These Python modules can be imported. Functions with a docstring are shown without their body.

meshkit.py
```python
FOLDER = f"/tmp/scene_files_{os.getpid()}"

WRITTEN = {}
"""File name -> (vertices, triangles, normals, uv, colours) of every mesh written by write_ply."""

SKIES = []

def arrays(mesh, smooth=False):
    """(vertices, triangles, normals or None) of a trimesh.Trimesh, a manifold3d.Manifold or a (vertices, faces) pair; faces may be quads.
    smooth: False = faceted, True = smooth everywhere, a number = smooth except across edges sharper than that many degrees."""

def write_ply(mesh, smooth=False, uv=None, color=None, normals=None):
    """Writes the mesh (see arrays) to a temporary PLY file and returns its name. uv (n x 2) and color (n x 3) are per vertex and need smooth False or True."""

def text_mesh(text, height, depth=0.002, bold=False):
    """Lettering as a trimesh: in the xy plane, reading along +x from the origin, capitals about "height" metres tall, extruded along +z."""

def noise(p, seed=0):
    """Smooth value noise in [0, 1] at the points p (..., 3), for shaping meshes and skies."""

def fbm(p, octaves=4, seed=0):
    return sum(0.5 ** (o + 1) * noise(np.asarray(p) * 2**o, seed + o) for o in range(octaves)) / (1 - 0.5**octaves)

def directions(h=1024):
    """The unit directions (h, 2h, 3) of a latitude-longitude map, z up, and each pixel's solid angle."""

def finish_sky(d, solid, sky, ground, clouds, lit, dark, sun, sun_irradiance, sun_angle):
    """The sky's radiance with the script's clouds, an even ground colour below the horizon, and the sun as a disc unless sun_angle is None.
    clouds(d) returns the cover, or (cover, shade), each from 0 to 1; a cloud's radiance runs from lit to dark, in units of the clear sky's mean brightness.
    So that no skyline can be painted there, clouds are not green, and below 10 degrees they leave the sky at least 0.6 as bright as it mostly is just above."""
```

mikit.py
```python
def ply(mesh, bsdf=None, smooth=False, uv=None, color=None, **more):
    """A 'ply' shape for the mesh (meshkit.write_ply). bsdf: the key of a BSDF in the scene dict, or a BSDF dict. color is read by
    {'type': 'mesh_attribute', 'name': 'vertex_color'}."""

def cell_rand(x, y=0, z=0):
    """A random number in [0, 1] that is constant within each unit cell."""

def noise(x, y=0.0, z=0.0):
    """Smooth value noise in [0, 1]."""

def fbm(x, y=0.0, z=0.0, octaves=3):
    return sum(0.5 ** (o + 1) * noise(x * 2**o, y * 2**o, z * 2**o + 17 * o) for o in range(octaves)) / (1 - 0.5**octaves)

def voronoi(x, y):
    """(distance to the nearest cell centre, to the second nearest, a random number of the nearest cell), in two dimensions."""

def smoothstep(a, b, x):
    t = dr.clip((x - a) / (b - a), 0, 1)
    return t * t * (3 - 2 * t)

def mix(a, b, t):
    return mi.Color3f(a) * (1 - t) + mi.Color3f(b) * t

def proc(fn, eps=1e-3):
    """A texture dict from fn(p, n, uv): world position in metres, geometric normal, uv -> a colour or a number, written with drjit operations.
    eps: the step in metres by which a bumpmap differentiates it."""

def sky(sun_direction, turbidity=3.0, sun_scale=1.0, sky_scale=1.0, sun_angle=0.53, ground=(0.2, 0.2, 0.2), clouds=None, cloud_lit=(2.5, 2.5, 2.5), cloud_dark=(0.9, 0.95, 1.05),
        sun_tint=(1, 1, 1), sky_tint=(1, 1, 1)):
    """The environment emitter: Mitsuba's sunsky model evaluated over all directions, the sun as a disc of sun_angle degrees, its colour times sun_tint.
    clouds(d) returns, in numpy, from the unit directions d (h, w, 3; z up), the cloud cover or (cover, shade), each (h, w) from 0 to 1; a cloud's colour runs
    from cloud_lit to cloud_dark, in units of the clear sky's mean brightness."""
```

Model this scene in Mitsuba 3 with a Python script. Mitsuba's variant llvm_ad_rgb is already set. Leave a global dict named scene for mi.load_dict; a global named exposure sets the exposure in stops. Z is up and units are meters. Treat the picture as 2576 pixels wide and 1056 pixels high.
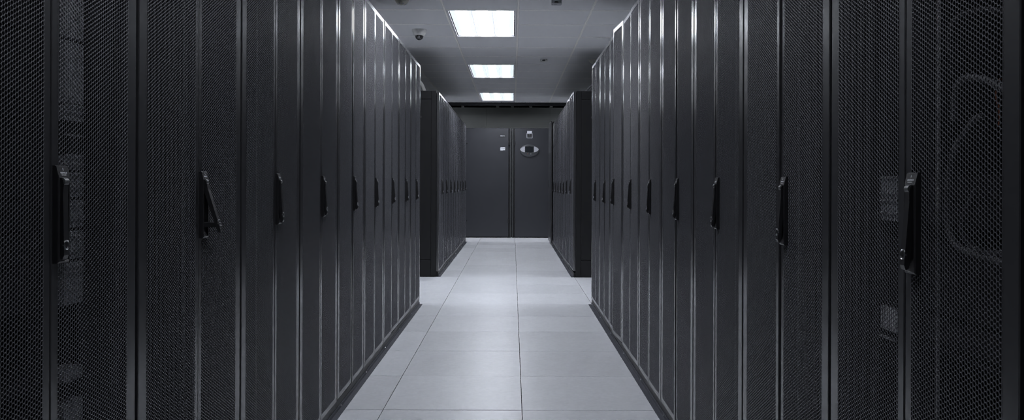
import math
import random
import numpy as np
import trimesh
import manifold3d as m3
import mitsuba as mi
import mikit
import meshkit
from shapely.geometry import Polygon, box as sbox

T = mi.ScalarTransform4f
rng = random.Random(7)
scene, labels = {}, {}

# ------------------------------------------------------------------ camera, light, exposure
# x right, y into the room, z up; metres.  The lens is level and shifted up/down (verticals stay vertical).
FOCAL_PX, CX, CY, ROLL, EYE = 1996.7, 1289.8, 458.05, 0.0034, 0.9835
scene['camera'] = {
    'type': 'perspective', 'fov_axis': 'x', 'fov': math.degrees(2 * math.atan(1288 / FOCAL_PX)),
    'near_clip': 0.02, 'far_clip': 100.0,
    'principal_point_offset_x': (1288 - CX) / 2576, 'principal_point_offset_y': (528 - CY) / 1056,
    'to_world': T().look_at(origin=[0, 0, EYE], target=[0, 1, EYE], up=[-math.sin(ROLL), 0, math.cos(ROLL)]),
}
exposure = 0.2
LAMP = [15.6, 16.2, 17.6]          # the fluorescent strips of the ceiling lights
LENS = [0.62, 0.72, 0.86]          # the prismatic lens between them

# ------------------------------------------------------------------ materials
def rgb(*c):
    return {'type': 'rgb', 'value': list(c)}

def principled(c, rough, spec=0.5, metal=0.0, **k):
    c = c if isinstance(c, dict) else rgb(*c)
    if spec is not None:
        k['specular'] = spec
    return {'type': 'twosided', 'bsdf': {'type': 'principled', 'base_color': c, 'roughness': rough, 'metallic': metal, **k}}

def floor_colour(p, n, uv):
    g = mikit.fbm(p.x * 60, p.y * 60, 3.0, 3)
    m = mikit.fbm(p.x * 9, p.y * 9, 1.0, 2)
    k = 0.93 + 0.09 * g + 0.05 * m
    return mi.Color3f(0.70, 0.712, 0.738) * k

def floor_colour_b(p, n, uv):
    return floor_colour(p, n, uv) * 0.94

def slab_colour(p, n, uv):          # floor beyond the tiles that are built one by one: joints as fine relief only
    import drjit as dr
    fx = dr.abs((p.x - 0.0434) / 0.6 - dr.round((p.x - 0.0434) / 0.6)) * 0.6
    fy = dr.abs((p.y - 3.425) / 0.6 - dr.round((p.y - 3.425) / 0.6)) * 0.6
    return floor_colour(p, n, uv) * dr.select(dr.minimum(fx, fy) < 0.0012, 0.35, 1.0)

def wall_colour(p, n, uv):
    return mi.Color3f(0.27, 0.28, 0.27) * (0.95 + 0.1 * mikit.fbm(p.x * 3, p.y * 3, p.z * 3, 3))

scene['paint'] = principled((0.026, 0.0265, 0.029), 0.23, None, eta=1.95, clearcoat=1.0, clearcoat_gloss=0.75)
scene['mesh_paint'] = principled((0.083, 0.085, 0.096), 0.40, 0.4)
scene['panel_paint'] = principled((0.009, 0.0092, 0.010), 0.45, 0.35)
scene['inside_paint'] = principled((0.012, 0.012, 0.013), 0.6, 0.3)
scene['handle_plastic'] = principled((0.016, 0.016, 0.0175), 0.36, 0.5)
scene['bracket_paint'] = principled((0.045, 0.048, 0.060), 0.42, 0.5)
scene['rail_paint'] = principled((0.05, 0.052, 0.055), 0.4, 0.5)
scene['zinc'] = principled((0.36, 0.38, 0.40), 0.4, 0.5, 0.5)
scene['chrome'] = principled((0.75, 0.76, 0.78), 0.18, 0.5, 1.0)
scene['print_white'] = principled((0.62, 0.63, 0.66), 0.5)
scene['print_grey'] = principled((0.27, 0.28, 0.30), 0.5)
scene['floor_tile'] = principled(mikit.proc(floor_colour), 0.36, 0.5)
scene['floor_tile_b'] = principled(mikit.proc(floor_colour_b), 0.34, 0.5)
scene['floor_slab'] = principled(mikit.proc(slab_colour), 0.42, 0.45)
scene['joint_dark'] = principled((0.03, 0.03, 0.032), 0.8, 0.2)
scene['ceiling_metal'] = principled((0.80, 0.808, 0.825), 0.6, 0.3)
scene['ceiling_grid'] = principled((0.97, 0.96, 0.93), 0.6, 0.3)
scene['white_plastic'] = principled((0.74, 0.74, 0.73), 0.4, 0.5)
scene['cream_plastic'] = principled((0.62, 0.61, 0.55), 0.45, 0.5)
scene['grey_plastic'] = principled((0.42, 0.43, 0.46), 0.4, 0.5)
scene['smoked_dome'] = principled((0.015, 0.015, 0.016), 0.08, 0.6)
scene['dark_slot'] = principled((0.03, 0.03, 0.03), 0.5, 0.3)
scene['wall_paint'] = principled(mikit.proc(wall_colour), 0.75, 0.3)
scene['void_dark'] = principled((0.03, 0.03, 0.03), 0.9, 0.1)
scene['fascia_paint'] = principled((0.018, 0.0185, 0.021), 0.6, 0.2)
scene['cooler_paint'] = principled((0.032, 0.0335, 0.040), 0.36, 0.5)
scene['cooler_dark'] = principled((0.012, 0.012, 0.013), 0.5, 0.4)
scene['cooler_post'] = principled((0.036, 0.039, 0.041), 0.4, 0.5)
scene['cooler_plate'] = principled((0.022, 0.023, 0.026), 0.4, 0.5)
scene['housing_grey'] = principled((0.052, 0.055, 0.060), 0.35, 0.5)
scene['cooler_trim'] = principled((0.075, 0.080, 0.082), 0.4, 0.5)
scene['silver'] = principled((0.50, 0.51, 0.55), 0.34, 0.5, 0.35)
scene['screen_glass'] = principled((0.012, 0.014, 0.017), 0.12, 0.6)
scene['paper'] = principled((0.80, 0.81, 0.86), 0.6, 0.3)
scene['device_ear'] = principled((0.46, 0.48, 0.51), 0.45, 0.5)
scene['device_ear_bright'] = principled((0.88, 0.90, 0.92), 0.45, 0.5)
scene['device_body'] = principled((0.010, 0.010, 0.011), 0.5, 0.4)
scene['device_line'] = principled((0.92, 0.93, 0.95), 0.3, 0.5)
scene['cable_grey'] = principled((0.15, 0.153, 0.16), 0.4, 0.5)
scene['cable_black'] = principled((0.05, 0.05, 0.055), 0.35, 0.5)
scene['cable_orange'] = principled((0.22, 0.075, 0.04), 0.45, 0.5)
scene['conduit_grey'] = principled((0.40, 0.40, 0.38), 0.5, 0.4)

# ------------------------------------------------------------------ helpers
def shape(mesh, mat, smooth=False, **k):
    return mikit.ply(mesh, mat, smooth=smooth, **k)

def add(key, mesh, mat, smooth=False, to=None, **k):
    d = shape(mesh, mat, smooth, **k)
    if to is not None:
        d['to_world'] = to
    scene[key] = d
    return key

def group(name, mesh, mat, smooth=False):
    scene['source_' + name] = {'type': 'shapegroup', 'piece': shape(mesh, mat, smooth)}

def put(key, name, to):
    scene[key] = {'type': 'instance', 'source': {'type': 'ref', 'id': 'source_' + name}, 'to_world': to}

def tag(key, label=None, category=None, group=None, kind=None):
    labels[key] = {k: v for k, v in dict(label=label, category=category, group=group, kind=kind).items() if v}

def number(name, i):
    return name if i == 0 else f'{name}_{i:03d}'

def bx(x0, x1, y0, y1, z0, z1):
    m = trimesh.creation.box(extents=(x1 - x0, y1 - y0, z1 - z0))
    m.apply_translation(((x0 + x1) / 2, (y0 + y1) / 2, (z0 + z1) / 2))
    return m

def rbox(x0, x1, y0, y1, z0, z1, c=0.002):
    """A box with its edges chamfered by c."""
    pts = []
    for sx, sy, sz in np.ndindex(2, 2, 2):
        x, y, z = (x0, x1)[sx], (y0, y1)[sy], (z0, z1)[sz]
        ix, iy, iz = (c, -c)[sx], (c, -c)[sy], (c, -c)[sz]
        pts += [(x, y + iy, z + iz), (x + ix, y, z + iz), (x + ix, y + iy, z)]
    return trimesh.convex.convex_hull(np.array(pts))

def cat(*ms):
    return trimesh.util.concatenate(list(ms))

def to_tri(man):
    m = man.to_mesh()
    return trimesh.Trimesh(np.array(m.vert_properties[:, :3]), np.array(m.tri_verts), process=False)

def man(mesh):
    return m3.Manifold(m3.Mesh(np.asarray(mesh.vertices, np.float32), np.asarray(mesh.faces, np.uint32)))

def prism(poly, axis, a0, a1):
    """Extrude a shapely polygon: axis 'x' takes (y, z), 'y' takes (x, z), 'z' takes (x, y)."""
    m = trimesh.creation.extrude_polygon(poly, a1 - a0, engine='earcut')
    v = m.vertices.copy()
    v[:, 2] += a0
    f = m.faces
    if axis == 'x':
        v = v[:, [2, 0, 1]]
    elif axis == 'y':
        v = v[:, [0, 2, 1]]
        f = f[:, ::-1]
    return trimesh.Trimesh(v, f, process=False)

def tube(points, r, sides=10, closed_ends=True, ribs=None):
    p = np.asarray(points, float)
    t = np.gradient(p, axis=0)
    t /= np.linalg.norm(t, axis=1, keepdims=True)
    up = np.array([0.0, 0, 1]) if abs(t[0, 2]) < 0.9 else np.array([1.0, 0, 0])
    a = np.cross(t[0], up)
    a /= np.linalg.norm(a)
    rings = []
    for i in range(len(p)):
        a = a - t[i] * np.dot(a, t[i])
        a /= np.linalg.norm(a)
        b = np.cross(t[i], a)
        th = np.arange(sides) * 2 * math.pi / sides
        ri = r if ribs is None else r * (1 + ribs * (i % 2))
        rings.append(p[i] + ri * (np.cos(th)[:, None] * a + np.sin(th)[:, None] * b))
    v = np.vstack(rings)
    f = []
    for i in range(len(p) - 1):
        for j in range(sides):
            q = [i * sides + j, i * sides + (j + 1) % sides, (i + 1) * sides + (j + 1) % sides, (i + 1) * sides + j]
            f += [[q[0], q[1], q[2]], [q[0], q[2], q[3]]]
    n = len(v)
    v = np.vstack([v, p[:1], p[-1:]])
    for j in range(sides):
        f += [[n, (j + 1) % sides, j], [n + 1, n - sides + j, n - sides + (j + 1) % sides]]
    return trimesh.Trimesh(v, np.array(f), process=False)

def spline(pts, n=40):
    from scipy.interpolate import CubicSpline
    pts = np.asarray(pts, float)
    s = np.concatenate([[0], np.cumsum(np.linalg.norm(np.diff(pts, axis=0), axis=1))])
    return CubicSpline(s, pts)(np.linspace(0, s[-1], n))

def lathe(profile, n=40):
    """profile [(r, z)] about z."""
    pr = np.asarray(profile, float)
    th = np.arange(n) * 2 * math.pi / n
    v = np.array([[r * math.cos(a), r * math.sin(a), z] for r, z in pr for a in th])
    f = []
    for i in range(len(pr) - 1):
        for j in range(n):
            q = [i * n + j, i * n + (j + 1) % n, (i + 1) * n + (j + 1) % n, (i + 1) * n + j]
            f += [[q[0], q[1], q[2]], [q[0], q[2], q[3]]]
    m = trimesh.Trimesh(v, np.array(f), process=True)
    m.update_faces(m.nondegenerate_faces())
    return m

# ------------------------------------------------------------------ the room
CEIL = 2.3863
X0, X1, Y0, Y1 = -4.757, 4.843, -3.175, 14.98     # inner faces of the room
COOLER_Y = 14.05                                   # front of the cooling units, where the ceiling ends

add('floor', bx(X0, X1, Y0, Y1, -0.12, -0.003), 'floor_slab')
tag('floor', 'pale grey raised floor of square tiles', kind='structure')
tile_mesh = rbox(0.0014, 0.5986, 0.0017, 0.5983, -0.030, 0.0, 0.0005)
group('floor_tile', tile_mesh, 'floor_tile')
group('floor_tile_dull', tile_mesh, 'floor_tile_b')
FX, FY = 0.0434, 3.425
add('floor__joint_bed', bx(FX - 1.2, FX + 1.2, FY - 1.8, FY + 0.6 * 17.7, -0.0029, -0.0022), 'joint_dark')
add('floor__joint_bed_001', bx(FX - 3.0, FX - 1.2, FY + 0.6 * 5, FY + 0.6 * 8, -0.0029, -0.0022), 'joint_dark')
add('floor__joint_bed_002', bx(FX + 1.2, FX + 3.0, FY + 0.6 * 5, FY + 0.6 * 8, -0.0029, -0.0022), 'joint_dark')
spots = [(n, k) for k in range(-3, 18) for n in range(-2, 2)] + [(n, k) for k in (5, 6, 7) for n in (-5, -4, -3, 2, 3, 4)]
for i, (n, k) in enumerate(spots):
    put(number('floor__tile', i), rng.choice(['floor_tile', 'floor_tile', 'floor_tile_dull']),
        T().translate([FX + 0.6 * n, FY + 0.6 * k, rng.uniform(-0.0004, 0.0002)]))

# ceiling: a slab above, hung metal tiles and the runners between them
add('ceiling', bx(X0, X1, Y0, 13.985, CEIL + 0.03, CEIL + 0.06), 'ceiling_metal')
tag('ceiling', 'suspended ceiling of pale metal tiles', kind='structure')
KX, KY = 0.0399, 6.4725
ctile = cat(rbox(0.0095, 0.5905, 0.0110, 0.5890, 0.0, 0.028, 0.001))
group('ceiling_tile', ctile, 'ceiling_metal')
group('ceiling_tile_end', cat(rbox(0.0095, 0.5905, 0.0110, 0.312, 0.0, 0.028, 0.001)), 'ceiling_metal')
LIGHT_ROWS = (-10, -5, 0, 5, 10)
light_cells = [(-1, k) for k in LIGHT_ROWS] + [(-8, 0), (-6, 0), (5, 0), (7, 0), (-7, 10), (-5, 10), (4, 10), (6, 10)]
taken = {(n, k + d) for n, k in light_cells for d in (0, 1)}
i = 0
for k in range(-6, 13):
    for n in range(-5, 5):
        if (n, k) in taken:
            continue
        put(number('ceiling__tile', i), 'ceiling_tile_end' if k == 12 else 'ceiling_tile', T().translate([KX + 0.6 * n, KY + 0.6 * k, CEIL]))
        i += 1
far_tiles = []
for n in list(range(-8, -5)) + list(range(5, 8)):
    for k in range(-16, 13):
        if (n, k) not in taken:
            far_tiles.append(bx(KX + 0.6 * n + 0.01, KX + 0.6 * n + 0.59, KY + 0.6 * k + 0.002, KY + 0.6 * k + (0.312 if k == 12 else 0.598), CEIL, CEIL + 0.028))
for n in range(-5, 5):
    for k in range(-16, -6):
        if (n, k) not in taken:
            far_tiles.append(bx(KX + 0.6 * n + 0.01, KX + 0.6 * n + 0.59, KY + 0.6 * k + 0.002, KY + 0.6 * k + 0.598, CEIL, CEIL + 0.028))
add('ceiling__far_tiles', cat(*far_tiles), 'ceiling_metal')
tag('ceiling__far_tiles', kind='stuff')
group('ceiling_cross_runner', rbox(0.0092, 0.5908, -0.0105, 0.0105, -0.0010, 0.02, 0.0008), 'ceiling_grid')
i = 0
for k in range(-3, 13):
    for n in range(-5, 5):
        if not any((n, k0) in light_cells and k0 + 1 == k for k0 in (k - 1,)):
            put(number('ceiling__cross_runner', i), 'ceiling_cross_runner', T().translate([KX + 0.6 * n, KY + 0.6 * k, CEIL]))
            i += 1
runner = cat(rbox(-0.0088, -0.0035, Y0, 13.985, -0.0012, 0.02, 0.001), rbox(0.0035, 0.0088, Y0, 13.985, -0.0012, 0.02, 0.001), bx(-0.0035, 0.0035, Y0, 13.985, 0.003, 0.02))
group('ceiling_runner', runner, 'ceiling_grid')
for i, n in enumerate(range(-7, 8)):
    put(number('ceiling__runner', i), 'ceiling_runner', T().translate([KX + 0.6 * n, 0, CEIL]))
add('trim_1', cat(rbox(X0, X1, 13.99, 14.012, 2.332, CEIL + 0.06, 0.002), bx(X0, X1, 13.985, 14.03, CEIL + 0.03, CEIL + 0.06)), 'fascia_paint')
tag('trim_1', 'dark metal edge where the ceiling stops above the cooling units', kind='structure')
add('ceiling_void', cat(bx(X0, X1, 13.9, 16.3, 2.95, 3.0), bx(X0, X1, 16.2, 16.3, 2.30, 2.95), bx(X0, X1, Y1 + 0.12, 16.2, 2.30, 2.38)), 'void_dark')
tag('ceiling_void', 'dark void above the end of the ceiling', kind='structure')

# walls
add('wall_left', bx(X0 - 0.12, X0, Y0 - 0.12, Y1 + 0.12, -0.12, 3.0), 'wall_paint')
add('wall_right', bx(X1, X1 + 0.12, Y0 - 0.12, Y1 + 0.12, -0.12, 3.0), 'wall_paint')
add('wall_front', bx(X0, X1, Y0 - 0.12, Y0, -0.12, 3.0), 'wall_paint')
add('wall_back', bx(X0, X1, Y1 + 0.008, Y1 + 0.12, -0.12, 2.392), 'wall_paint')
for k, s in (('wall_left', 'side wall of the server room behind the left racks'), ('wall_right', 'side wall of the server room behind the right racks'),
             ('wall_front', 'wall behind the camera'), ('wall_back', 'dull grey panelled wall above the cooling units')):
    tag(k, s, kind='structure')
wp = [X0] + [-0.5 + 1.2 * i for i in range(-3, 5)] + [X1]
for i, (a, b) in enumerate(zip(wp[:-1], wp[1:])):
    add(number('wall_back__panel', i), rbox(a + 0.0025, b - 0.0025, Y1, Y1 + 0.0085, 0.0, 2.392, 0.002), 'wall_paint')
for i, x in enumerate([-2.9, -0.945, -0.29, -0.01, 0.335, 0.72, 1.6]):
    add(number('wall_back__hanger_bracket', i), cat(bx(x - 0.028, x + 0.028, Y1 - 0.03, Y1 + 0.008, 2.392, 2.398), bx(x - 0.028, x + 0.028, Y1 - 0.03, Y1 - 0.026, 2.392, 2.425)), 'conduit_grey')

# ------------------------------------------------------------------ ceiling lights
def lens_strip(w, bulge, y0, y1):
    a = np.linspace(0, math.pi, 9)
    pts = [(w / 2 * math.cos(t), -bulge * math.sin(t)) for t in a]
    return prism(Polygon(pts + [(-w / 2, 0.004), (w / 2, 0.004)]), 'y', y0, y1)

light_no = 0
LIGHT_WORDS = {(-1, -5): 'lit ceiling light over the aisle between the long rows', (-1, -10): 'dim ceiling light over the nearest racks',
               (-6, 0): 'lit ceiling light over the cross aisle, nearer one behind the long left row', (-8, 0): 'lit ceiling light over the cross aisle, farther one behind the long left row',
               (5, 0): 'lit ceiling light over the cross aisle, nearer one behind the long right row', (7, 0): 'lit ceiling light over the cross aisle, farther one behind the long right row',
               (-5, 10): 'lit ceiling light before the cooling units, nearer one behind the short left row', (-7, 10): 'lit ceiling light before the cooling units, farther one behind the short left row',
               (4, 10): 'lit ceiling light before the cooling units, nearer one behind the short right row', (6, 10): 'lit ceiling light before the cooling units, farther one behind the short right row',
               (-1, 0): 'largest and nearest lit ceiling light, above the cross aisle', (-1, 5): 'middle of the three lit ceiling lights down the aisle',
               (-1, 10): 'smallest and farthest lit ceiling light, just before the cooling units'}
for n, k in light_cells:
    lx, ly = KX + 0.6 * n, KY + 0.6 * k
    power = 0.5 if k == -10 else 1.0          # the tubes over the nearest racks are old and dim
    key = number('ceiling_light', light_no)
    light_no += 1
    z = CEIL
    frame = cat(rbox(lx + 0.011, lx + 0.026, ly + 0.004, ly + 1.196, z - 0.002, z + 0.03, 0.001), rbox(lx + 0.574, lx + 0.589, ly + 0.004, ly + 1.196, z - 0.002, z + 0.03, 0.001),
                rbox(lx + 0.026, lx + 0.574, ly + 0.004, ly + 0.018, z - 0.002, z + 0.03, 0.001), rbox(lx + 0.026, lx + 0.574, ly + 1.182, ly + 1.196, z - 0.002, z + 0.03, 0.001))
    add(key + '__frame', frame, 'ceiling_metal')
    gasket = cat(bx(lx + 0.026, lx + 0.033, ly + 0.018, ly + 1.182, z + 0.006, z + 0.03), bx(lx + 0.567, lx + 0.574, ly + 0.018, ly + 1.182, z + 0.006, z + 0.03))
    add(key + '__gasket', gasket, 'dark_slot')
    lens = trimesh.Trimesh([[lx + 0.033, ly + 0.018, z + 0.012], [lx + 0.567, ly + 0.018, z + 0.012], [lx + 0.567, ly + 1.182, z + 0.012], [lx + 0.033, ly + 1.182, z + 0.012]], [[0, 2, 1], [0, 3, 2]], process=False)
    add(key + '__lens', lens, 'white_plastic', emitter={'type': 'area', 'radiance': rgb(*[power * v for v in LENS])})
    for j, u in enumerate((0.128, 0.300, 0.472)):
        add(number(key + '__lamp_strip', j), lens_strip(0.098, 0.006, ly + 0.022, ly + 1.178).apply_translation((lx + u, 0, z + 0.010)), 'white_plastic',
            emitter={'type': 'area', 'radiance': rgb(*[power * v for v in LAMP])})
    for j, u in enumerate((0.214, 0.386)):
        add(number(key + '__divider', j), bx(lx + u - 0.001, lx + u + 0.001, ly + 0.018, ly + 1.182, z + 0.004, z + 0.0115), 'print_white')
    tag(key, LIGHT_WORDS.get((n, k), 'lit recessed ceiling light out of sight of the photograph'), 'light', 'recessed ceiling lights')

# ------------------------------------------------------------------ racks (local: x out to the aisle, y along the row, z up)
PW, DOOR_Z0, DOOR_Z1 = 0.6, 0.052, 1.917
STILE_O, STILE_I, RAILH = 0.036, 0.020, 0.024

def perforated(w, h, pitch, across, thick):
    """A steel sheet with hexagonal holes: each hole a ring of the face and its wall; origin at a corner, face at x = 0."""
    cw = pitch * math.sqrt(3) / 2
    cols, rows = int(round(w / cw)), int(h / pitch)
    ang = np.radians(np.arange(6) * 60)
    R, r = pitch / math.sqrt(3), across / math.sqrt(3)
    sy, sz = w / (cols * cw), h / (rows * pitch)
    cen = np.array([((c + 0.5) * cw * sy, (q + 0.5 + (0.25 if c % 2 else -0.25)) * pitch * sz) for c in range(cols) for q in range(rows)])
    ring = lambda rad: np.stack([np.cos(ang) * rad * sy, np.sin(ang) * rad * sz], 1)
    def layer(rad, x):
        yz = cen[:, None, :] + ring(rad)[None]
        return np.concatenate([np.full(yz.shape[:2] + (1,), x), yz], 2)
    v = np.concatenate([layer(R * 1.0005, 0), layer(r + (R - r) * 0.42, 0), layer(r, -thick * 0.3), layer(r, -thick)], 1).reshape(-1, 3)
    j = np.arange(6)
    k = (j + 1) % 6
    one = np.concatenate([np.stack([j, k, k + 6], 1), np.stack([j, k + 6, j + 6], 1), np.stack([j + 6, k + 6, k + 12], 1), np.stack([j + 6, k + 12, j + 12], 1), np.stack([j + 12, k + 12, k + 18], 1), np.stack([j + 12, k + 18, j + 18], 1)])
    f = (one[None] + 24 * np.arange(len(cen))[:, None, None]).reshape(-1, 3)
    return trimesh.Trimesh(v, f, process=False)

LEAF_L, LEAF_R = (0.006, 0.302), (0.308, 0.594)     # the two leaves of a rack's front
def leaf_frame(y0, y1, left):
    """The folded steel edge around the perforated field; y0..y1 in rack coordinates, hinge on the outside."""
    a, b = (STILE_O, STILE_I) if left else (STILE_I, STILE_O)
    z0, z1, d, c = DOOR_Z0, DOOR_Z1, 0.024, 0.0015
    outer = man(rbox(-d, 0, y0, y1, z0, z1, c))
    hole = man(bx(-d - 1, 1, y0 + a, y1 - b, z0 + RAILH, z1 - RAILH))
    return to_tri(outer - hole)

def leaf_field(y0, y1, left):
    a, b = (STILE_O, STILE_I) if left else (STILE_I, STILE_O)
    return y0 + a - 0.002, y1 - b + 0.002

PH = DOOR_Z1 - DOOR_Z0 - 2 * RAILH + 0.004
group('door_frame_l', leaf_frame(*LEAF_L, True), 'paint')
group('door_frame_r', leaf_frame(*LEAF_R, False), 'paint')
fl, fr = leaf_field(*LEAF_L, True), leaf_field(*LEAF_R, False)
for nm, f, p in (('fine_l', fl, 0.0075), ('fine_r', fr, 0.0075), ('coarse_l', fl, 0.015), ('coarse_r', fr, 0.015)):
    m = perforated(f[1] - f[0], PH, p, p * 0.835, 0.0014)
    m.apply_translation((0.0004, f[0], DOOR_Z0 + RAILH - 0.002))
    group('door_mesh_' + nm, m, 'mesh_paint')

# enclosure: posts, roof, floor pan, back and sides behind the doors
def enclosure():
    x1, x0 = -0.030, -1.07
    ms = [bx(x1 - 0.045, x1, 0.0015, 0.034, 0.047, 1.93), bx(x1 - 0.045, x1, 0.566, 0.5985, 0.047, 1.93),
          bx(x1 - 0.045, x1, 0.034, 0.566, 1.90, 1.93), bx(x1 - 0.045, x1, 0.034, 0.566, 0.047, 0.060),
          bx(x0, x1 - 0.045, 0.0015, 0.008, 0.047, 1.93), bx(x0, x1 - 0.045, 0.592, 0.5985, 0.047, 1.93),
          bx(x0, x1 - 0.045, 0.008, 0.592, 1.924, 1.93), bx(x0, x1 - 0.045, 0.008, 0.592, 0.047, 0.060), bx(x0, x0 + 0.006, 0.008, 0.592, 0.05, 1.924)]
    return cat(*ms)
group('enclosure', enclosure(), 'inside_paint')
def rail(y):
    m = man(prism(Polygon([(-0.175, y - 0.010), (-0.175, y - 0.012), (-0.131, y - 0.012), (-0.131, y + 0.004), (-0.133, y + 0.004), (-0.133, y - 0.010)]), 'z', 0.05, 1.88))
    return to_tri(m)
group('rail', rail(0.0), 'rail_paint')
group('rail_edge', bx(-0.1308, -0.128, -0.0015, 0.0015, 0.08, 1.86), 'zinc')
group('plinth', rbox(-1.07, -0.004, 0.001, 0.599, 0.0, 0.048, 0.0015), 'panel_paint')
group('floor_bracket', cat(rbox(-0.004, 0.022, 0.0012, 0.5988, 0.0, 0.004, 0.001), rbox(-0.0035, 0.0, 0.0012, 0.5988, 0.003, 0.020, 0.001)), 'bracket_paint')
bolt = lathe([(0, 0.0035), (0.0026, 0.0035), (0.0038, 0.0022), (0.0042, 0)], 12)
bolt.apply_transform(trimesh.transformations.rotation_matrix(math.pi / 2, (0, 1, 0)))
group('bolt', bolt, 'chrome')

# swing handle on the right-hand leaf
HY, HZ, HL = 0.328, 0.848, 0.159
def handle_base():
    prof = Polygon([(0, 0), (0.008, 0), (0.0105, 0.003), (0.0108, 0.132), (0.0104, 0.139), (0.0062, 0.1575), (0.004, HL), (0, HL)])
    b = man(prism(prof, 'y', -0.0165, 0.0165))
    for s in (-1, 1):      # side bevels
        b = b - man(prism(Polygon([(0.008, s * 0.0172), (0.0125, s * 0.0172), (0.0125, s * 0.0135)]), 'z', -0.1, 0.3))
    ch = man(prism(Polygon([(0.0020, 0.034), (0.0020, 0.139), (0.03, 0.139), (0.03, -0.016), (0.0100, 0.004)]), 'y', -0.0130, 0.0130))
    return to_tri(b - ch)
group('handle_base', handle_base().apply_translation((0, HY, HZ)), 'handle_plastic')
def lever():
    prof = Polygon([(0.001, -0.124), (0.006, -0.127), (0.009, -0.120), (0.0092, -0.020), (0.0105, -0.006), (0.0098, 0.002), (0.006, 0.0058), (0.001, 0.004), (-0.002, -0.004), (-0.001, -0.030)])
    b = man(prism(prof, 'y', -0.0072, 0.0072))
    return to_tri(b)
group('lever', lever(), 'handle_plastic')
pv = trimesh.creation.cylinder(radius=0.0068, height=0.0125, sections=20)
pv.apply_transform(trimesh.transformations.rotation_matrix(math.pi / 2, (1, 0, 0)))
pv.apply_translation((0.0062, 0, 0))
group('pivot_cap', pv, 'cooler_trim', 30)
ringp = [(0.0052, -0.002), (0.0052, 0.0012), (0.0060, 0.0018), (0.0072, 0.0012), (0.0074, -0.002), (0.0052, -0.002)]
ring = lathe(ringp, 24)
ring.apply_transform(trimesh.transformations.rotation_matrix(math.pi / 2, (0, 1, 0)))
ring.apply_scale((1, 1, 1.15))
group('lock_ring', ring.copy().apply_translation((0.0090, 0, -0.1035)), 'chrome', 40)
core = cat(lathe([(0, 0.0006), (0.0048, 0.0004), (0.0052, -0.002)], 20).apply_transform(trimesh.transformations.rotation_matrix(math.pi / 2, (0, 1, 0))), bx(0.0004, 0.0009, -0.0006, 0.0006, -0.003, 0.003))
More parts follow.
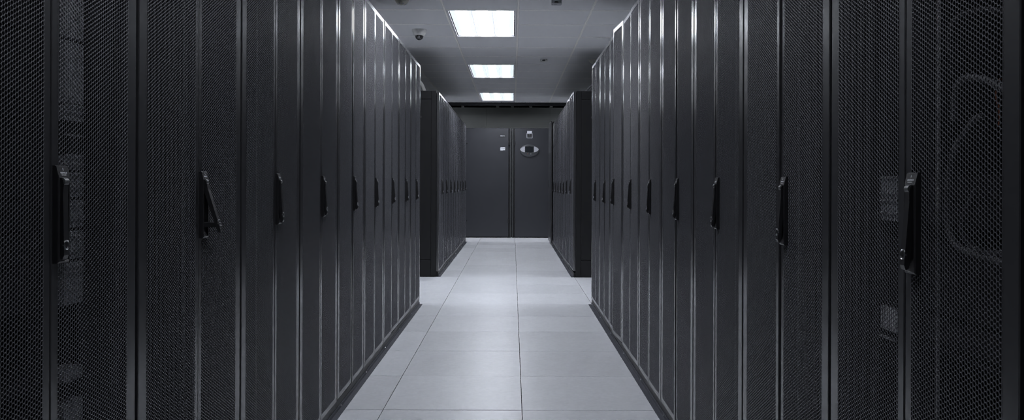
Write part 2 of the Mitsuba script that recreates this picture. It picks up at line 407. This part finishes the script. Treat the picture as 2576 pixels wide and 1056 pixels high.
group('lock_core', core.apply_translation((0.0090, 0, -0.1035)), 'handle_plastic')
# emblem and wordmark on the sloping head of the handle
def on_slope(m):
    """xy text plane to the sloping face of the handle base (local y, up the slope)."""
    v = m.vertices
    up = np.array([-0.0042, 0, 0.0185])
    up /= np.linalg.norm(up)
    nrm = np.array([up[2], 0, -up[0]])
    o = np.array([0.01045, HY, HZ + 0.1390])
    return trimesh.Trimesh(o + v[:, :1] * np.array([0, 1.0, 0]) + v[:, 1:2] * up + v[:, 2:3] * nrm, m.faces, process=False)
wm = meshkit.text_mesh('EMERSON', 0.0029, 0.0003, bold=True)
wm.apply_translation((-wm.bounds[:, 0].mean(), 0.0070, 0))
group('wordmark', on_slope(cat(wm, bx(-0.0075, 0.0060, 0.0042, 0.0052, 0, 0.0003))), 'print_white')
em = [prism(Polygon([(s * 0.0002, 0.0165), (s * 0.0019, 0.0195), (s * 0.0011, 0.0230), (s * 0.0002, 0.0250), (s * 0.0008, 0.0215), (s * 0.0003, 0.0190)]) if s > 0 else
            Polygon([(-0.0002, 0.0250), (-0.0019, 0.0218), (-0.0011, 0.0185), (-0.0004, 0.0172), (-0.0008, 0.0205), (-0.0003, 0.0225)]), 'z', 0, 0.0003) for s in (1, -1)]
ec = cat(*em)
ec.apply_translation((0, -0.0165, 0))
ec.apply_scale((0.62, 0.62, 1))
ec.apply_translation((0, 0.0116, 0))
group('emblem', on_slope(ec), 'print_white')
arm = cat(rbox(0.004, 0.044, -0.006, 0.006, 0.026, 0.038, 0.001))
group('latch_arm', arm.apply_translation((0, HY, HZ)), 'handle_plastic')

def side_panel():
    """The end panel of a row, on the rack's y = 0 side."""
    x0, x1 = -1.06, -0.080
    p = man(rbox(x0, x1, -0.012, 0.001, 0.085, 1.838, 0.0015))
    for c in (bx(x0 - .1, x1 + .1, -0.02, -0.0085, 0.2, 0.203),):
        p = p - man(c)
    return to_tri(p)
group('side_panel', cat(rbox(-1.06, -0.080, -0.012, 0.0015, 0.180, 1.840, 0.0015), rbox(-1.06, -0.080, -0.012, 0.0015, 1.8435, 1.928, 0.0015), rbox(-1.06, -0.080, -0.012, 0.0015, 0.006, 0.1765, 0.0015)), 'panel_paint')
lk = lathe([(0, 0.002), (0.010, 0.002), (0.013, 0.0)], 20)
lk.apply_transform(trimesh.transformations.rotation_matrix(math.pi / 2, (1, 0, 0)))
group('panel_lock', lk.apply_translation((-0.19, -0.012, 1.655)), 'cooler_dark', 30)
group('corner_post', rbox(-0.078, -0.026, -0.012, 0.0015, 0.006, 1.929, 0.0015), 'panel_paint')

def hinge(base, y, deg, dz=0.0):
    """A leaf turned about its hinge line at y; positive opens into the aisle."""
    s = 1 if y < 0.3 else -1
    return base @ T().translate([-0.022, y, dz]) @ T().rotate([0, 0, 1], -s * deg) @ T().translate([0.022, -y, 0])

rack_no = 0
def rack(base, label, grp, fine, tilt, end=0, ajar=(0.0, 0.0), lift=(0.0, 0.0), arm_out=False, shift=(0.0, 0.0)):
    """base: rack local -> world.  end: -1 / 1 puts an end panel on the y = 0 / y = 0.6 side."""
    global rack_no
    key = number('server_rack', rack_no)
    rack_no += 1
    tag(key, label, 'server rack', grp)
    put(key + '__enclosure', 'enclosure', base)
    put(key + '__plinth', 'plinth', base)
    put(key + '__floor_bracket', 'floor_bracket', base)
    put(key + '__floor_bracket__bolt', 'bolt', base @ T().translate([0.0, 0.075, 0.0135]))
    put(key + '__mounting_rail', 'rail', base @ T().translate([0, 0.070, 0]))
    put(key + '__mounting_rail_001', 'rail', base @ T().translate([0, 0.530, 0]) @ T().scale([1, -1, 1]))
    put(key + '__mounting_rail__edge', 'rail_edge', base @ T().translate([0, 0.066, 0]))
    put(key + '__mounting_rail_001__edge', 'rail_edge', base @ T().translate([0, 0.534, 0]))
    q = 'fine' if fine else 'coarse'
    play = 0.45 if fine else 0.8
    jl, jr = ajar[0] + rng.uniform(-play * 0.6, play), ajar[1] + rng.uniform(-play * 0.6, play)
    L, R = hinge(base, 0.006, jl, lift[0]), hinge(base, 0.594, jr, lift[1])
    put(key + '__door__frame', 'door_frame_l', L)
    put(key + '__door__perforated_sheet', 'door_mesh_' + q + '_l', L)
    d = key + '__door_001'
    put(d + '__frame', 'door_frame_r', R)
    put(d + '__perforated_sheet', 'door_mesh_' + q + '_r', R)
    H = R @ T().translate([0, shift[0], shift[1]])
    put(d + '__handle_base', 'handle_base', H)
    put(d + '__wordmark', 'wordmark', H)
    put(d + '__emblem', 'emblem', H)
    V = H @ T().translate([0.0030, HY - 0.001, HZ + 0.1325]) @ T().rotate([0, 1, 0], -tilt)
    put(d + '__lever', 'lever', V)
    put(d + '__pivot_cap', 'pivot_cap', V)
    put(d + '__lock_ring', 'lock_ring', V)
    put(d + '__lock_core', 'lock_core', V)
    labels[d + '__lock_ring'] = {'label': 'chrome lock ring'}
    if arm_out:
        put(d + '__latch_arm', 'latch_arm', H)
    if end:
        S = base if end < 0 else base @ T().translate([0, 0.6, 0]) @ T().scale([1, -1, 1])
        put(key + '__side_panel', 'side_panel', S)
        put(key + '__corner_post', 'corner_post', S)
        put(key + '__side_panel__lock', 'panel_lock', S)
    return key, R, V

XL, YL, XR, YR = -0.7431, 1.5711, 0.6351, 1.5884
ORD = ['first', 'second', 'third', 'fourth', 'fifth', 'sixth', 'seventh', 'eighth', 'ninth', 'tenth']
TILT_L = {-2: 3, -1: 1.2, 0: 17.5, 1: 4.5, 2: 4, 3: 4.2, 4: 3.6, 5: 4, 6: 4.4, 7: 3.8}
TILT_R = {-2: 3, -1: 4.6, 0: 4.4, 1: 5.0, 2: 4.2, 3: 3.8, 4: 4.4, 5: 4, 6: 4.2, 7: 3.6}
def left_base(x, y):
    return T().translate([x, y, 0])
def right_base(x, y):
    return T().translate([x, y + 0.6, 0]) @ T().rotate([0, 0, 1], 180)
for k in range(-2, 8):
    extra = {-1: ' with metal gear showing behind its mesh', 0: ' whose handle lever is swung wide open', 7: ', last before the cross aisle'}.get(k)
    lab = (f'mesh door rack of the long left row{extra}' if extra else
           f'black mesh door rack, {ORD[7 - k]} from the far end of the long left row' if k > -2 else 'black mesh door rack of the long left row beside the camera')
    rack(left_base(XL, YL + 0.6 * k), lab, 'racks of the long left row', k > -2, TILT_L[k], end={-2: -1, 7: 1}.get(k, 0), arm_out=(k == 0),
         lift=(rng.uniform(-.002, .002), rng.uniform(-.002, .002)))
for k in range(-2, 8):
    extra = {-1: ' with cable loops showing behind its mesh', 5: ' with one door leaf slightly ajar', 7: ', last before the cross aisle'}.get(k)
    lab = (f'mesh door rack of the long right row{extra}' if extra else
           f'black mesh door rack, {ORD[7 - k]} from the far end of the long right row' if k > -2 else 'black mesh door rack of the long right row at the very picture edge')
    rack(right_base(XR, YR + 0.6 * k), lab, 'racks of the long right row', k > -2, TILT_R[k], end={-2: 1, 7: -1}.get(k, 0),
         ajar=(0.0, 4.2 if k == 5 else 0.0), lift=(rng.uniform(-.002, .002), 0.006 if k == 5 else rng.uniform(-.002, .002)), shift=(0.013, -0.007))
XL2, YL2, XR2, YR2 = -0.768, 8.235, 0.630, 8.225
keyed = []
for k in range(8):
    lab = f'black mesh door rack, {ORD[k]} from the cross aisle in the short left row'
    keyed.append(('left', k, rack(left_base(XL2, YL2 + 0.6 * k), lab, 'racks of the short left row', False, rng.uniform(3, 5), end={0: -1, 7: 1}.get(k, 0), lift=(rng.uniform(-.004, .004),) * 2)))
for k in range(7):
    lab = f'black mesh door rack, {ORD[k]} from the cross aisle in the short right row'
    dz = (0.012, 0.004)[k] if k < 2 else rng.uniform(-0.014, -0.008)
    keyed.append(('right', k, rack(right_base(XR2, YR2 + 0.6 * k), lab, 'racks of the short right row', False, rng.uniform(3, 5), end={0: 1}.get(k, 0), lift=(dz, dz), ajar=(0.6, 1.0) if k < 2 else (0, 0))))

# the cabinet that ends the short right row: one plain door, standing a little proud
c = 'end_cabinet'
tag(c, 'narrow dark cabinet with one plain door ending the short right row', 'cabinet')
cb = right_base(XR2, 12.435)
cw, cd = 0.58, 0.62
cab = cat(bx(-cd, -0.004, 0.0, 0.008, 0.05, 1.935), bx(-cd, -0.004, cw - 0.008, cw, 0.05, 1.935), bx(-cd, -0.004, 0.008, cw - 0.008, 1.925, 1.935), bx(-cd, -0.004, 0.008, cw - 0.008, 0.05, 0.06), bx(-cd, -cd + 0.006, 0.008, cw - 0.008, 0.06, 1.925))
add(c + '__body', cab, 'inside_paint', to=cb)
add(c + '__plinth', rbox(-cd, -0.01, 0.004, cw - 0.004, 0.0, 0.05, 0.002), 'cooler_dark', to=cb)
add(c + '__door', rbox(0.010, 0.032, 0.0, cw, 0.035, 1.948, 0.003), 'paint', to=cb @ T().translate([0, cw, 0]) @ T().rotate([0, 0, 1], 1.2) @ T().translate([0, -cw, 0]))
add(c + '__door__handle', rbox(0.032, 0.048, 0.02, 0.045, 0.90, 1.02, 0.004), 'handle_plastic', to=cb)

# keys hanging from three of the handles in the short rows
def key_mesh():
    bow = trimesh.creation.annulus(r_min=0.004, r_max=0.011, height=0.002, sections=20)
    blade = bx(-0.0035, 0.0035, -0.038, -0.010, -0.001, 0.001)
    tagp = rbox(-0.009, 0.009, -0.045, -0.012, 0.0012, 0.003, 0.0005)
    m = cat(bow, blade, tagp)
    m.apply_scale(0.62)
    m.apply_transform(trimesh.transformations.rotation_matrix(math.pi / 2, (1, 0, 0)))
    m.apply_transform(trimesh.transformations.rotation_matrix(math.pi / 2, (0, 0, 1)))
    return m
group('key', key_mesh(), 'paper')
i = 0
for side, k, (rk, R, V) in keyed:
    if (side, k) in (('left', 2), ('left', 4), ('right', 0)):
        kk = number('hanging_key', i)
        i += 1
        put(kk, 'key', V @ T().translate([0.012, 0.0, -0.110]))
        where = {('left', 2): 'third rack of the short left row', ('left', 4): 'fifth rack of the short left row', ('right', 0): 'first rack of the short right row'}[(side, k)]
        tag(kk, f'small white tagged key hanging on the {where}', 'key', 'keys left in the rack locks')

# ------------------------------------------------------------------ gear behind the nearest mesh doors
def device(key, base, z0, z1, label, grp, ear='device_ear', lines=(), x=-0.078, y0=0.059, y1=0.541, earw=0.066, far=True):
    tag(key, label, 'network device', grp)
    add(key + '__chassis', rbox(x - 0.55, x - 0.03, y0 + 0.012, y1 - 0.012, z0 + 0.001, z1 - 0.001, 0.001), 'device_body', to=base)
    ey = (y1 - earw, y1) if far else (y0, y0 + earw)
    add(key + '__end_block', rbox(x - 0.034, x + 0.004, ey[0], ey[1], z0 + 0.002, z1 - 0.002, 0.001), ear, to=base)
    for j, z in enumerate(lines):
        add(number(key + '__trim_strip', j), prism(Polygon([(x + 0.003, z - 0.0015), (x + 0.0085, z - 0.0015), (x + 0.003, z + 0.003)]), 'y', ey[0] + 0.002, ey[1] - 0.002), 'device_line', to=base)

bl = left_base(XL, YL - 0.6)
def zpx(y, yy):
    return EYE + (CY - y) * yy / FOCAL_PX
YE = YL - 0.6 + 0.51
stack = [(-60, 104, 'device_ear_bright', (), 'pale grey blank panel, topmost behind the mesh of the cut left rack'),
         (108, 268, 'device_ear', (), 'tall dull grey panel under the pale blank panel in the cut left rack'),
         (270, 312, 'device_ear', (271, 285, 307), 'slim device with a bright trim line in the cut left rack'),
         (318, 392, 'device_body', (345,), 'dark device under the bright trim line in the cut left rack'),
         (394, 434, 'device_ear', (396, 416), 'grey device level with the top of the handle in the cut left rack'),
         (438, 502, 'device_ear', (440, 470, 474), 'grey device level with the lever pivot in the cut left rack'),
         (504, 578, 'device_ear', (516, 548, 552), 'grey device behind the middle of the lever in the cut left rack'),
         (582, 656, 'device_ear', (596, 626, 630), 'grey device level with the lock ring in the cut left rack'),
         (660, 770, 'device_ear', (670, 684), 'bluish grey device below the handle in the cut left rack'),
         (925, 958, 'device_ear', (955,), 'thin device near the floor in the cut left rack'),
         (1008, 1120, 'device_ear', (), 'grey device lowest in the cut left rack')]
for i, (a, b, ear, ln, lab) in enumerate(stack):
    device(number('network_device', i), bl, zpx(b, YE), zpx(a, YE), lab, 'gear in the cut left rack', ear, [zpx(y, YE) for y in ln])
br = right_base(XR, YR - 0.6)
# right rack: local y 0 is the far side
YE2 = YR - 0.6 + 0.54
for i, (a, b, ear, ln, lab) in enumerate([(440, 497, 'device_ear', (444, 481, 500), 'grey device level with the handle head in the cut right rack'), (500, 552, 'device_ear', (530,), 'grey device level with the lever in the cut right rack'),
                                          (590, 752, 'device_body', (), 'tall dark device above the bluish panel in the cut right rack'), (760, 823, 'device_ear_bright', (), 'small bluish grey panel low in the cut right rack'), (830, 842, 'device_body', (838,), 'thin dark device under the bluish panel in the cut right rack')]):
    device(number('network_device', 11 + i), br, zpx(b, YE2), zpx(a, YE2), lab, 'gear in the cut right rack', ear, [zpx(y, YE2) for y in ln], far=False)

def at_px(x, y, X):
    """The point on the plane x = X behind a pixel."""
    Y = FOCAL_PX * X / (x - CX)
    return (X, Y, EYE + (CY - y) * Y / FOCAL_PX)

sp = at_px(2357, 0, 0.675)
add('server_rack_011__vertical_strip', bx(0.675, 0.678, sp[1] - 0.0016, sp[1] + 0.0016, 0.10, 1.86), 'device_line')

plate = 'equipment_panel'
P0, P1 = at_px(2432, 738, 0.765), at_px(2482, 928, 0.765)
add(plate, rbox(0.765, 0.780, P1[1], P0[1], P1[2], P0[2], 0.002), 'device_ear')
tag(plate, 'upright grey panel low behind the mesh of the cut right rack', 'panel')
# the cable loops hanging in the cut right rack
loops = [([(2528, 25), (2490, 20), (2440, 26), (2402, 48), (2388, 90), (2392, 150), (2396, 190)], 0.0042, 'cable_black', 'black corrugated cable loop, highest in the cut right rack', 0.70),
         ([(2530, 222), (2505, 208), (2470, 195), (2440, 191), (2415, 200), (2402, 240), (2398, 300)], 0.0050, 'cable_grey', 'grey corrugated cable arching across the upper half of the cut right rack', 0.69),
         ([(2470, 290), (2440, 312), (2418, 345), (2400, 375), (2391, 415), (2386, 470), (2384, 540), (2392, 590), (2420, 622), (2470, 640), (2528, 658)], 0.0050, 'cable_grey', 'grey corrugated cable sagging in one big bow in the cut right rack', 0.71),
         ([(2535, 640), (2490, 632), (2440, 610), (2425, 590), (2432, 520), (2455, 470)], 0.0035, 'cable_black', 'black cable inside the bow of the grey cable in the cut right rack', 0.665)]
for i, (pp, r, mat, lab, X) in enumerate(loops):
    pts = spline([at_px(x, y, X + 0.006 * math.sin(j * 1.3)) for j, (x, y) in enumerate(pp)], 90)
    ck = number('data_cable', i)
    add(ck, tube(pts, r, 10, ribs=0.14), mat, 40)
    tag(ck, lab, 'cable', 'cables in the cut right rack')
pts = spline([at_px(x, y, 0.70) for x, y in ((2518, 195), (2510, 200), (2505, 225), (2514, 280), (2508, 320))], 30)
add('patch_cable', tube(pts, 0.0016, 8), 'cable_orange', 40)
tag('patch_cable', 'thin orange patch cable beside the grey cable arch in the cut right rack', 'cable')
# loose cable in the left rack with the open lever
pts = spline([at_px(x, y, -0.86) for x, y in ((424, 215), (440, 250), (452, 282), (470, 315), (474, 360))], 30)
add('loose_cable', tube(pts, 0.0030, 8), 'cable_grey', 40)
tag('loose_cable', 'loose grey cable slanting behind the mesh of the rack with the open lever', 'cable')

# ------------------------------------------------------------------ cooling units at the end of the aisle
def cpx(x, y):
    s = COOLER_Y / FOCAL_PX
    return (x - CX) * s, EYE + (CY - y) * s
CTOP = 1.940
def cooler(key, x0, x1, label, inner):
    """inner: +1 when the closed seam is at x1, -1 when at x0."""
    tag(key, label, 'cooling unit', 'cooling units closing the aisle')
    add(key + '__cabinet', bx(x0 + 0.002, x1 - 0.002, COOLER_Y + 0.03, COOLER_Y + 0.90, 0.012, CTOP), 'cooler_dark')
    add(key + '__base', bx(x0 + 0.01, x1 - 0.01, COOLER_Y + 0.012, COOLER_Y + 0.85, 0.0, 0.016), 'cooler_dark')
    d0, d1 = (x0 + 0.006, x1 - 0.056) if inner > 0 else (x0 + 0.056, x1 - 0.006)
    add(key + '__door', rbox(d0, d1, COOLER_Y, COOLER_Y + 0.03, 0.018, CTOP, 0.004), 'cooler_paint')
    p0, p1 = (x1 - 0.034, x1 - 0.004) if inner > 0 else (x0 + 0.004, x0 + 0.034)
    add(key + '__corner_post', rbox(p0, p1, COOLER_Y + 0.008, COOLER_Y + 0.03, 0.012, CTOP, 0.004), 'cooler_post')
    for j, y in enumerate((360, 556)):
        z = EYE + (CY - y) * COOLER_Y / FOCAL_PX
        hx = (d1 + 0.004) if inner > 0 else (d0 - 0.004)
        add(number(key + '__hinge', j), rbox(hx - 0.014, hx + 0.014, COOLER_Y - 0.012, COOLER_Y + 0.004, z - 0.036, z + 0.036, 0.004), 'cooler_dark')
    lz = [cpx(0, 361)[1], cpx(0, 555)[1]]
    lx = d0 + 0.022 if inner > 0 else d1 - 0.022
    for j, z in enumerate(lz):
        s = lathe([(0, 0.006), (0.008, 0.006), (0.012, 0.0)], 18)
        s.apply_transform(trimesh.transformations.rotation_matrix(math.pi / 2, (1, 0, 0)))
        s.apply_translation((lx, COOLER_Y, z))
        add(number(key + '__quarter_turn_lock', j), s, 'cooler_dark', 30)
seam = cpx(1287, 0)[0]
cooler('cooling_unit', -0.845, seam, 'dark grey cooling unit left of the centre seam with two small labels', 1)
cooler('cooling_unit_001', seam, 0.80, 'dark grey cooling unit right of the centre seam with oval display', -1)

def plaque(key, x0, x1, y0, y1, mat, d0=0.0, d1=0.003, c=0.0008):
    a, b = cpx(x0, y1), cpx(x1, y0)
    add(key, rbox(a[0], b[0], COOLER_Y - d1, COOLER_Y - d0, a[1], b[1], c), mat)
u = 'cooling_unit'
plaque(u + '__nameplate', 1255.5, 1271.5, 338.8, 346, 'cooler_plate', 0, 0.004)
plaque(u + '__nameplate__lettering', 1258, 1265.5, 340.6, 343.0, 'grey_plastic', 0.004, 0.0045, 0.0002)
plaque(u + '__nameplate__lettering_001', 1266, 1269.8, 340.8, 342.6, 'print_grey', 0.004, 0.0045, 0.0002)
plaque(u + '__sticker', 1258.2, 1270.4, 370.2, 377.8, 'paper', 0, 0.0015, 0.0004)
plaque(u + '__sticker_001', 1258.2, 1266, 377.6, 379.3, 'print_grey', 0, 0.0012, 0.0004)
plaque(u + '__sticker__printed_line', 1259, 1269.6, 373.4, 374.4, 'print_grey', 0.0015, 0.0018, 0.0001)
u = 'cooling_unit_001'
plaque(u + '__sticker', 1325.6, 1337.6, 329.2, 335.4, 'paper', 0, 0.0015, 0.0004)
plaque(u + '__badge', 1324.2, 1339.2, 335.0, 347.2, 'silver', 0, 0.003)
plaque(u + '__badge__field', 1325.9, 1337.7, 336.6, 345.8, 'cooler_dark', 0.003, 0.0045, 0.0004)
bt = meshkit.text_mesh('EMERSON', 0.0105, 0.0004)
bt.apply_translation((-bt.bounds[:, 0].mean(), 0, 0))
bc = cpx(1331.8, 343.2)
add(u + '__badge__wordmark', trimesh.Trimesh(np.stack([bt.vertices[:, 0] + bc[0], COOLER_Y - 0.0046 - bt.vertices[:, 2], bt.vertices[:, 1] + bc[1]], 1), bt.faces[:, ::1], process=False), 'print_grey')
be = cat(*em)
add(u + '__badge__emblem', trimesh.Trimesh(np.stack([be.vertices[:, 0] * 3.2 + bc[0], COOLER_Y - 0.0046 - be.vertices[:, 2], (be.vertices[:, 1] - 0.0165) * 3.2 + bc[1] + 0.016], 1), be.faces, process=False), 'print_grey')
# oval display
oc = cpx(1331.4, 379.0)
RX, RZ = 0.166, 0.115
def ell(rx, rz, n=64, cx=0.0, cz=0.0):
    t = np.arange(n) * 2 * math.pi / n
    return Polygon(np.stack([cx + rx * np.cos(t), cz + rz * np.sin(t)], 1))
def dome(poly, y0, y1, inset=0.006):
    a = prism(poly, 'y', y0, y1)
    return a
def lens_body(rx, rz, d, cz=0.0):
    """A flattened elliptical boss standing off the door."""
    rows = [(1.0, 0.0), (1.0, d * 0.35), (0.975, d * 0.7), (0.93, d * 0.92), (0.85, d)]
    n = 64
    t = np.arange(n) * 2 * math.pi / n
    v = np.array([[rx * s * math.cos(a), -y, cz + rz * s * math.sin(a)] for s, y in rows for a in t] + [[0, -d, cz]])
    f = []
    for i in range(len(rows) - 1):
        for j in range(n):
            q = [i * n + j, i * n + (j + 1) % n, (i + 1) * n + (j + 1) % n, (i + 1) * n + j]
            f += [[q[0], q[1], q[2]], [q[0], q[2], q[3]]]
    k = len(rows) - 1
    f += [[k * n + j, k * n + (j + 1) % n, k * n * 0 + len(v) - 1] for j in range(n)]
    return trimesh.Trimesh(v, np.array(f), process=False)
def at_oval(m):
    return m.apply_translation((oc[0], COOLER_Y, oc[1]))
add(u + '__display_housing', at_oval(lens_body(RX, RZ, 0.030)), 'housing_grey', 40)
band = ell(0.163, 0.060, cz=0.022)
scr = band.intersection(sbox(-0.080, -0.2, 0.080, 0.2))
add(u + '__display_housing__screen', at_oval(prism(scr, 'y', -0.036, -0.028)), 'screen_glass')
for j, (a, b) in enumerate(((-0.2, -0.080), (0.080, 0.2))):
    w = band.intersection(sbox(a, -0.2, b, 0.2))
    m = man(prism(w, 'y', -0.042, -0.028))
    add(number(u + '__display_housing__silver_wing', j), at_oval(to_tri(m)), 'silver', 30)
    labels[number(u + '__display_housing__silver_wing', j)] = {'label': 'silver side wing of the oval display'}
add(u + '__display_housing__screen_edge', at_oval(prism(scr.buffer(0.0).difference(scr.buffer(-0.006)), 'y', -0.038, -0.035)), 'cooler_trim')
led = lathe([(0, 0.003), (0.005, 0.0025), (0.0085, 0)], 16)
led.apply_transform(trimesh.transformations.rotation_matrix(math.pi / 2, (1, 0, 0)))
lc = cpx(1327.2, 386.8)
add(u + '__display_housing__alarm_lamp', led.copy().apply_translation((lc[0], COOLER_Y - 0.0295, lc[1])), 'cable_orange', 30, emitter={'type': 'area', 'radiance': rgb(2.0, 0.85, 0.30)})
lc = cpx(1335.2, 386.8)
add(u + '__display_housing__push_button', led.copy().apply_translation((lc[0], COOLER_Y - 0.0295, lc[1])), 'grey_plastic', 30)

# ------------------------------------------------------------------ things on the ceiling
def cam_at(x, y):
    Y = FOCAL_PX * (CEIL - EYE) / (CY - y)
    return (x - CX) * Y / FOCAL_PX, Y
cxx, cyy = cam_at(1053.5, 75.5)
P = T().translate([cxx, cyy, CEIL])
c = 'dome_camera'
tag(c, 'white dome security camera with dark dome under the ceiling', 'camera')
add(c + '__body', lathe([(0.0, 0.0), (0.066, 0.0), (0.067, -0.003), (0.064, -0.022), (0.060, -0.036), (0.050, -0.050), (0.040, -0.056), (0.0, -0.056)], 48), 'white_plastic', 30, to=P)
a = np.linspace(0, math.pi / 2, 12)
add(c + '__dome', lathe([(0.038 * math.cos(t), -0.056 - 0.040 * math.sin(t)) for t in a], 40), 'smoked_dome', True, to=P)
lensm = lathe([(0, 0), (0.012, 0), (0.012, 0.004), (0.008, 0.006), (0, 0.004)], 24)
lensm.apply_transform(trimesh.transformations.rotation_matrix(math.radians(110), (1, 0, 0)))
add(c + '__dome__lens_cover', lensm.apply_translation((0, -0.0335, -0.071)), 'cable_grey', 30, to=P)

sx, sy = cam_at(1009.5, -3)
P = T().translate([sx, sy, CEIL])
c = 'smoke_detector'
tag(c, 'round cream smoke detector on the ceiling nearest the left racks', 'smoke detector')
add(c + '__base', lathe([(0, 0), (0.055, 0), (0.056, -0.004), (0.053, -0.020), (0.048, -0.022), (0.048, -0.026), (0.0, -0.026)], 40), 'cream_plastic', 30, to=P)
add(c + '__sensing_head', lathe([(0.047, -0.026), (0.045, -0.031), (0.030, -0.044), (0.012, -0.050), (0, -0.050)], 40), 'cream_plastic', 30, to=P)
for j in range(6):
    b = bx(0.016, 0.034, -0.006, 0.006, -0.046, -0.0375)
    b.apply_transform(trimesh.transformations.rotation_matrix(j * math.pi / 3, (0, 0, 1)))
    add(number(c + '__vent_slot', j), b, 'grey_plastic', to=P)

for i, (px, py, w, lab) in enumerate([(1398.5, 1.5, 0.080, 'grey sensor box with a dark lens on the ceiling near the first light'), (1367, 148.5, 0.088, 'small pale sensor box on the ceiling level with the second light')]):
    sx, sy = cam_at(px, py)
    P = T().translate([sx, sy, CEIL])
    c = number('ceiling_sensor', i)
    tag(c, lab, 'sensor')
    h = w / 2
    top = rbox(-h, h, -h * 0.9, h * 0.9, -0.030, 0.0, 0.004)
    add(c + '__box', top, 'grey_plastic' if i == 0 else 'white_plastic', to=P)
    add(c + '__lens', rbox(-h * 0.45, h * 0.35, -h * 0.9 - 0.004, -h * 0.9 + 0.004, -0.026, -0.012, 0.003), 'smoked_dome', to=P)
    for j in range(4):
        add(number(c + '__slot', j), bx(-h * 0.85 + j * h * 0.26, -h * 0.67 + j * h * 0.26, -h * 0.55, -h * 0.42, -0.0315, -0.029), 'dark_slot', to=P)
    add(c + '__indicator', bx(h * 0.55, h * 0.70, -h * 0.9 - 0.002, -h * 0.9 + 0.002, -0.016, -0.008), 'dark_slot', to=P)

sx, sy = cam_at(1493, 150)
c = 'smoke_detector_001'
P = T().translate([sx, sy, CEIL])
tag(c, 'cream smoke detector half hidden by the end of the long right row', 'smoke detector')
add(c + '__base', lathe([(0, 0), (0.058, 0), (0.059, -0.004), (0.055, -0.024), (0.0, -0.024)], 40), 'cream_plastic', 30, to=P)
add(c + '__sensing_head', lathe([(0.045, -0.024), (0.040, -0.034), (0.012, -0.045), (0, -0.045)], 40), 'cream_plastic', 30, to=P)

# flexible conduits rising from the ends of the short rows
for i, (pp, r, lab) in enumerate([(((-0.935, 8.40, 1.9325), (-0.942, 8.40, 1.957), (-0.965, 8.41, 2.01), (-1.0, 8.42, 2.06), (-1.1, 8.44, 2.2), (-1.22, 8.45, CEIL)), 0.017, 'pale conduit rising from the top of the short left row'),
                                  (((0.765, 8.42, 1.9325), (0.772, 8.42, 1.948), (0.795, 8.42, 1.975), (0.84, 8.43, 2.018), (0.95, 8.44, 2.09), (1.2, 8.46, 2.22), (1.4, 8.47, CEIL)), 0.008, 'dull grey flexible conduit nearest the aisle on the short right row'),
                                  (((0.800, 8.46, 1.9325), (0.806, 8.46, 1.945), (0.825, 8.46, 1.968), (0.865, 8.47, 2.005), (0.97, 8.48, 2.075), (1.22, 8.50, 2.21), (1.42, 8.51, CEIL)), 0.008, 'dull grey flexible conduit behind the first one on the short right row')]):
    ck = number('conduit', i)
    add(ck, tube(spline(pp, 60), r, 12, ribs=0.12 if i else None), 'conduit_grey' if i == 0 else 'cable_grey', 40)
    tag(ck, lab, 'conduit')
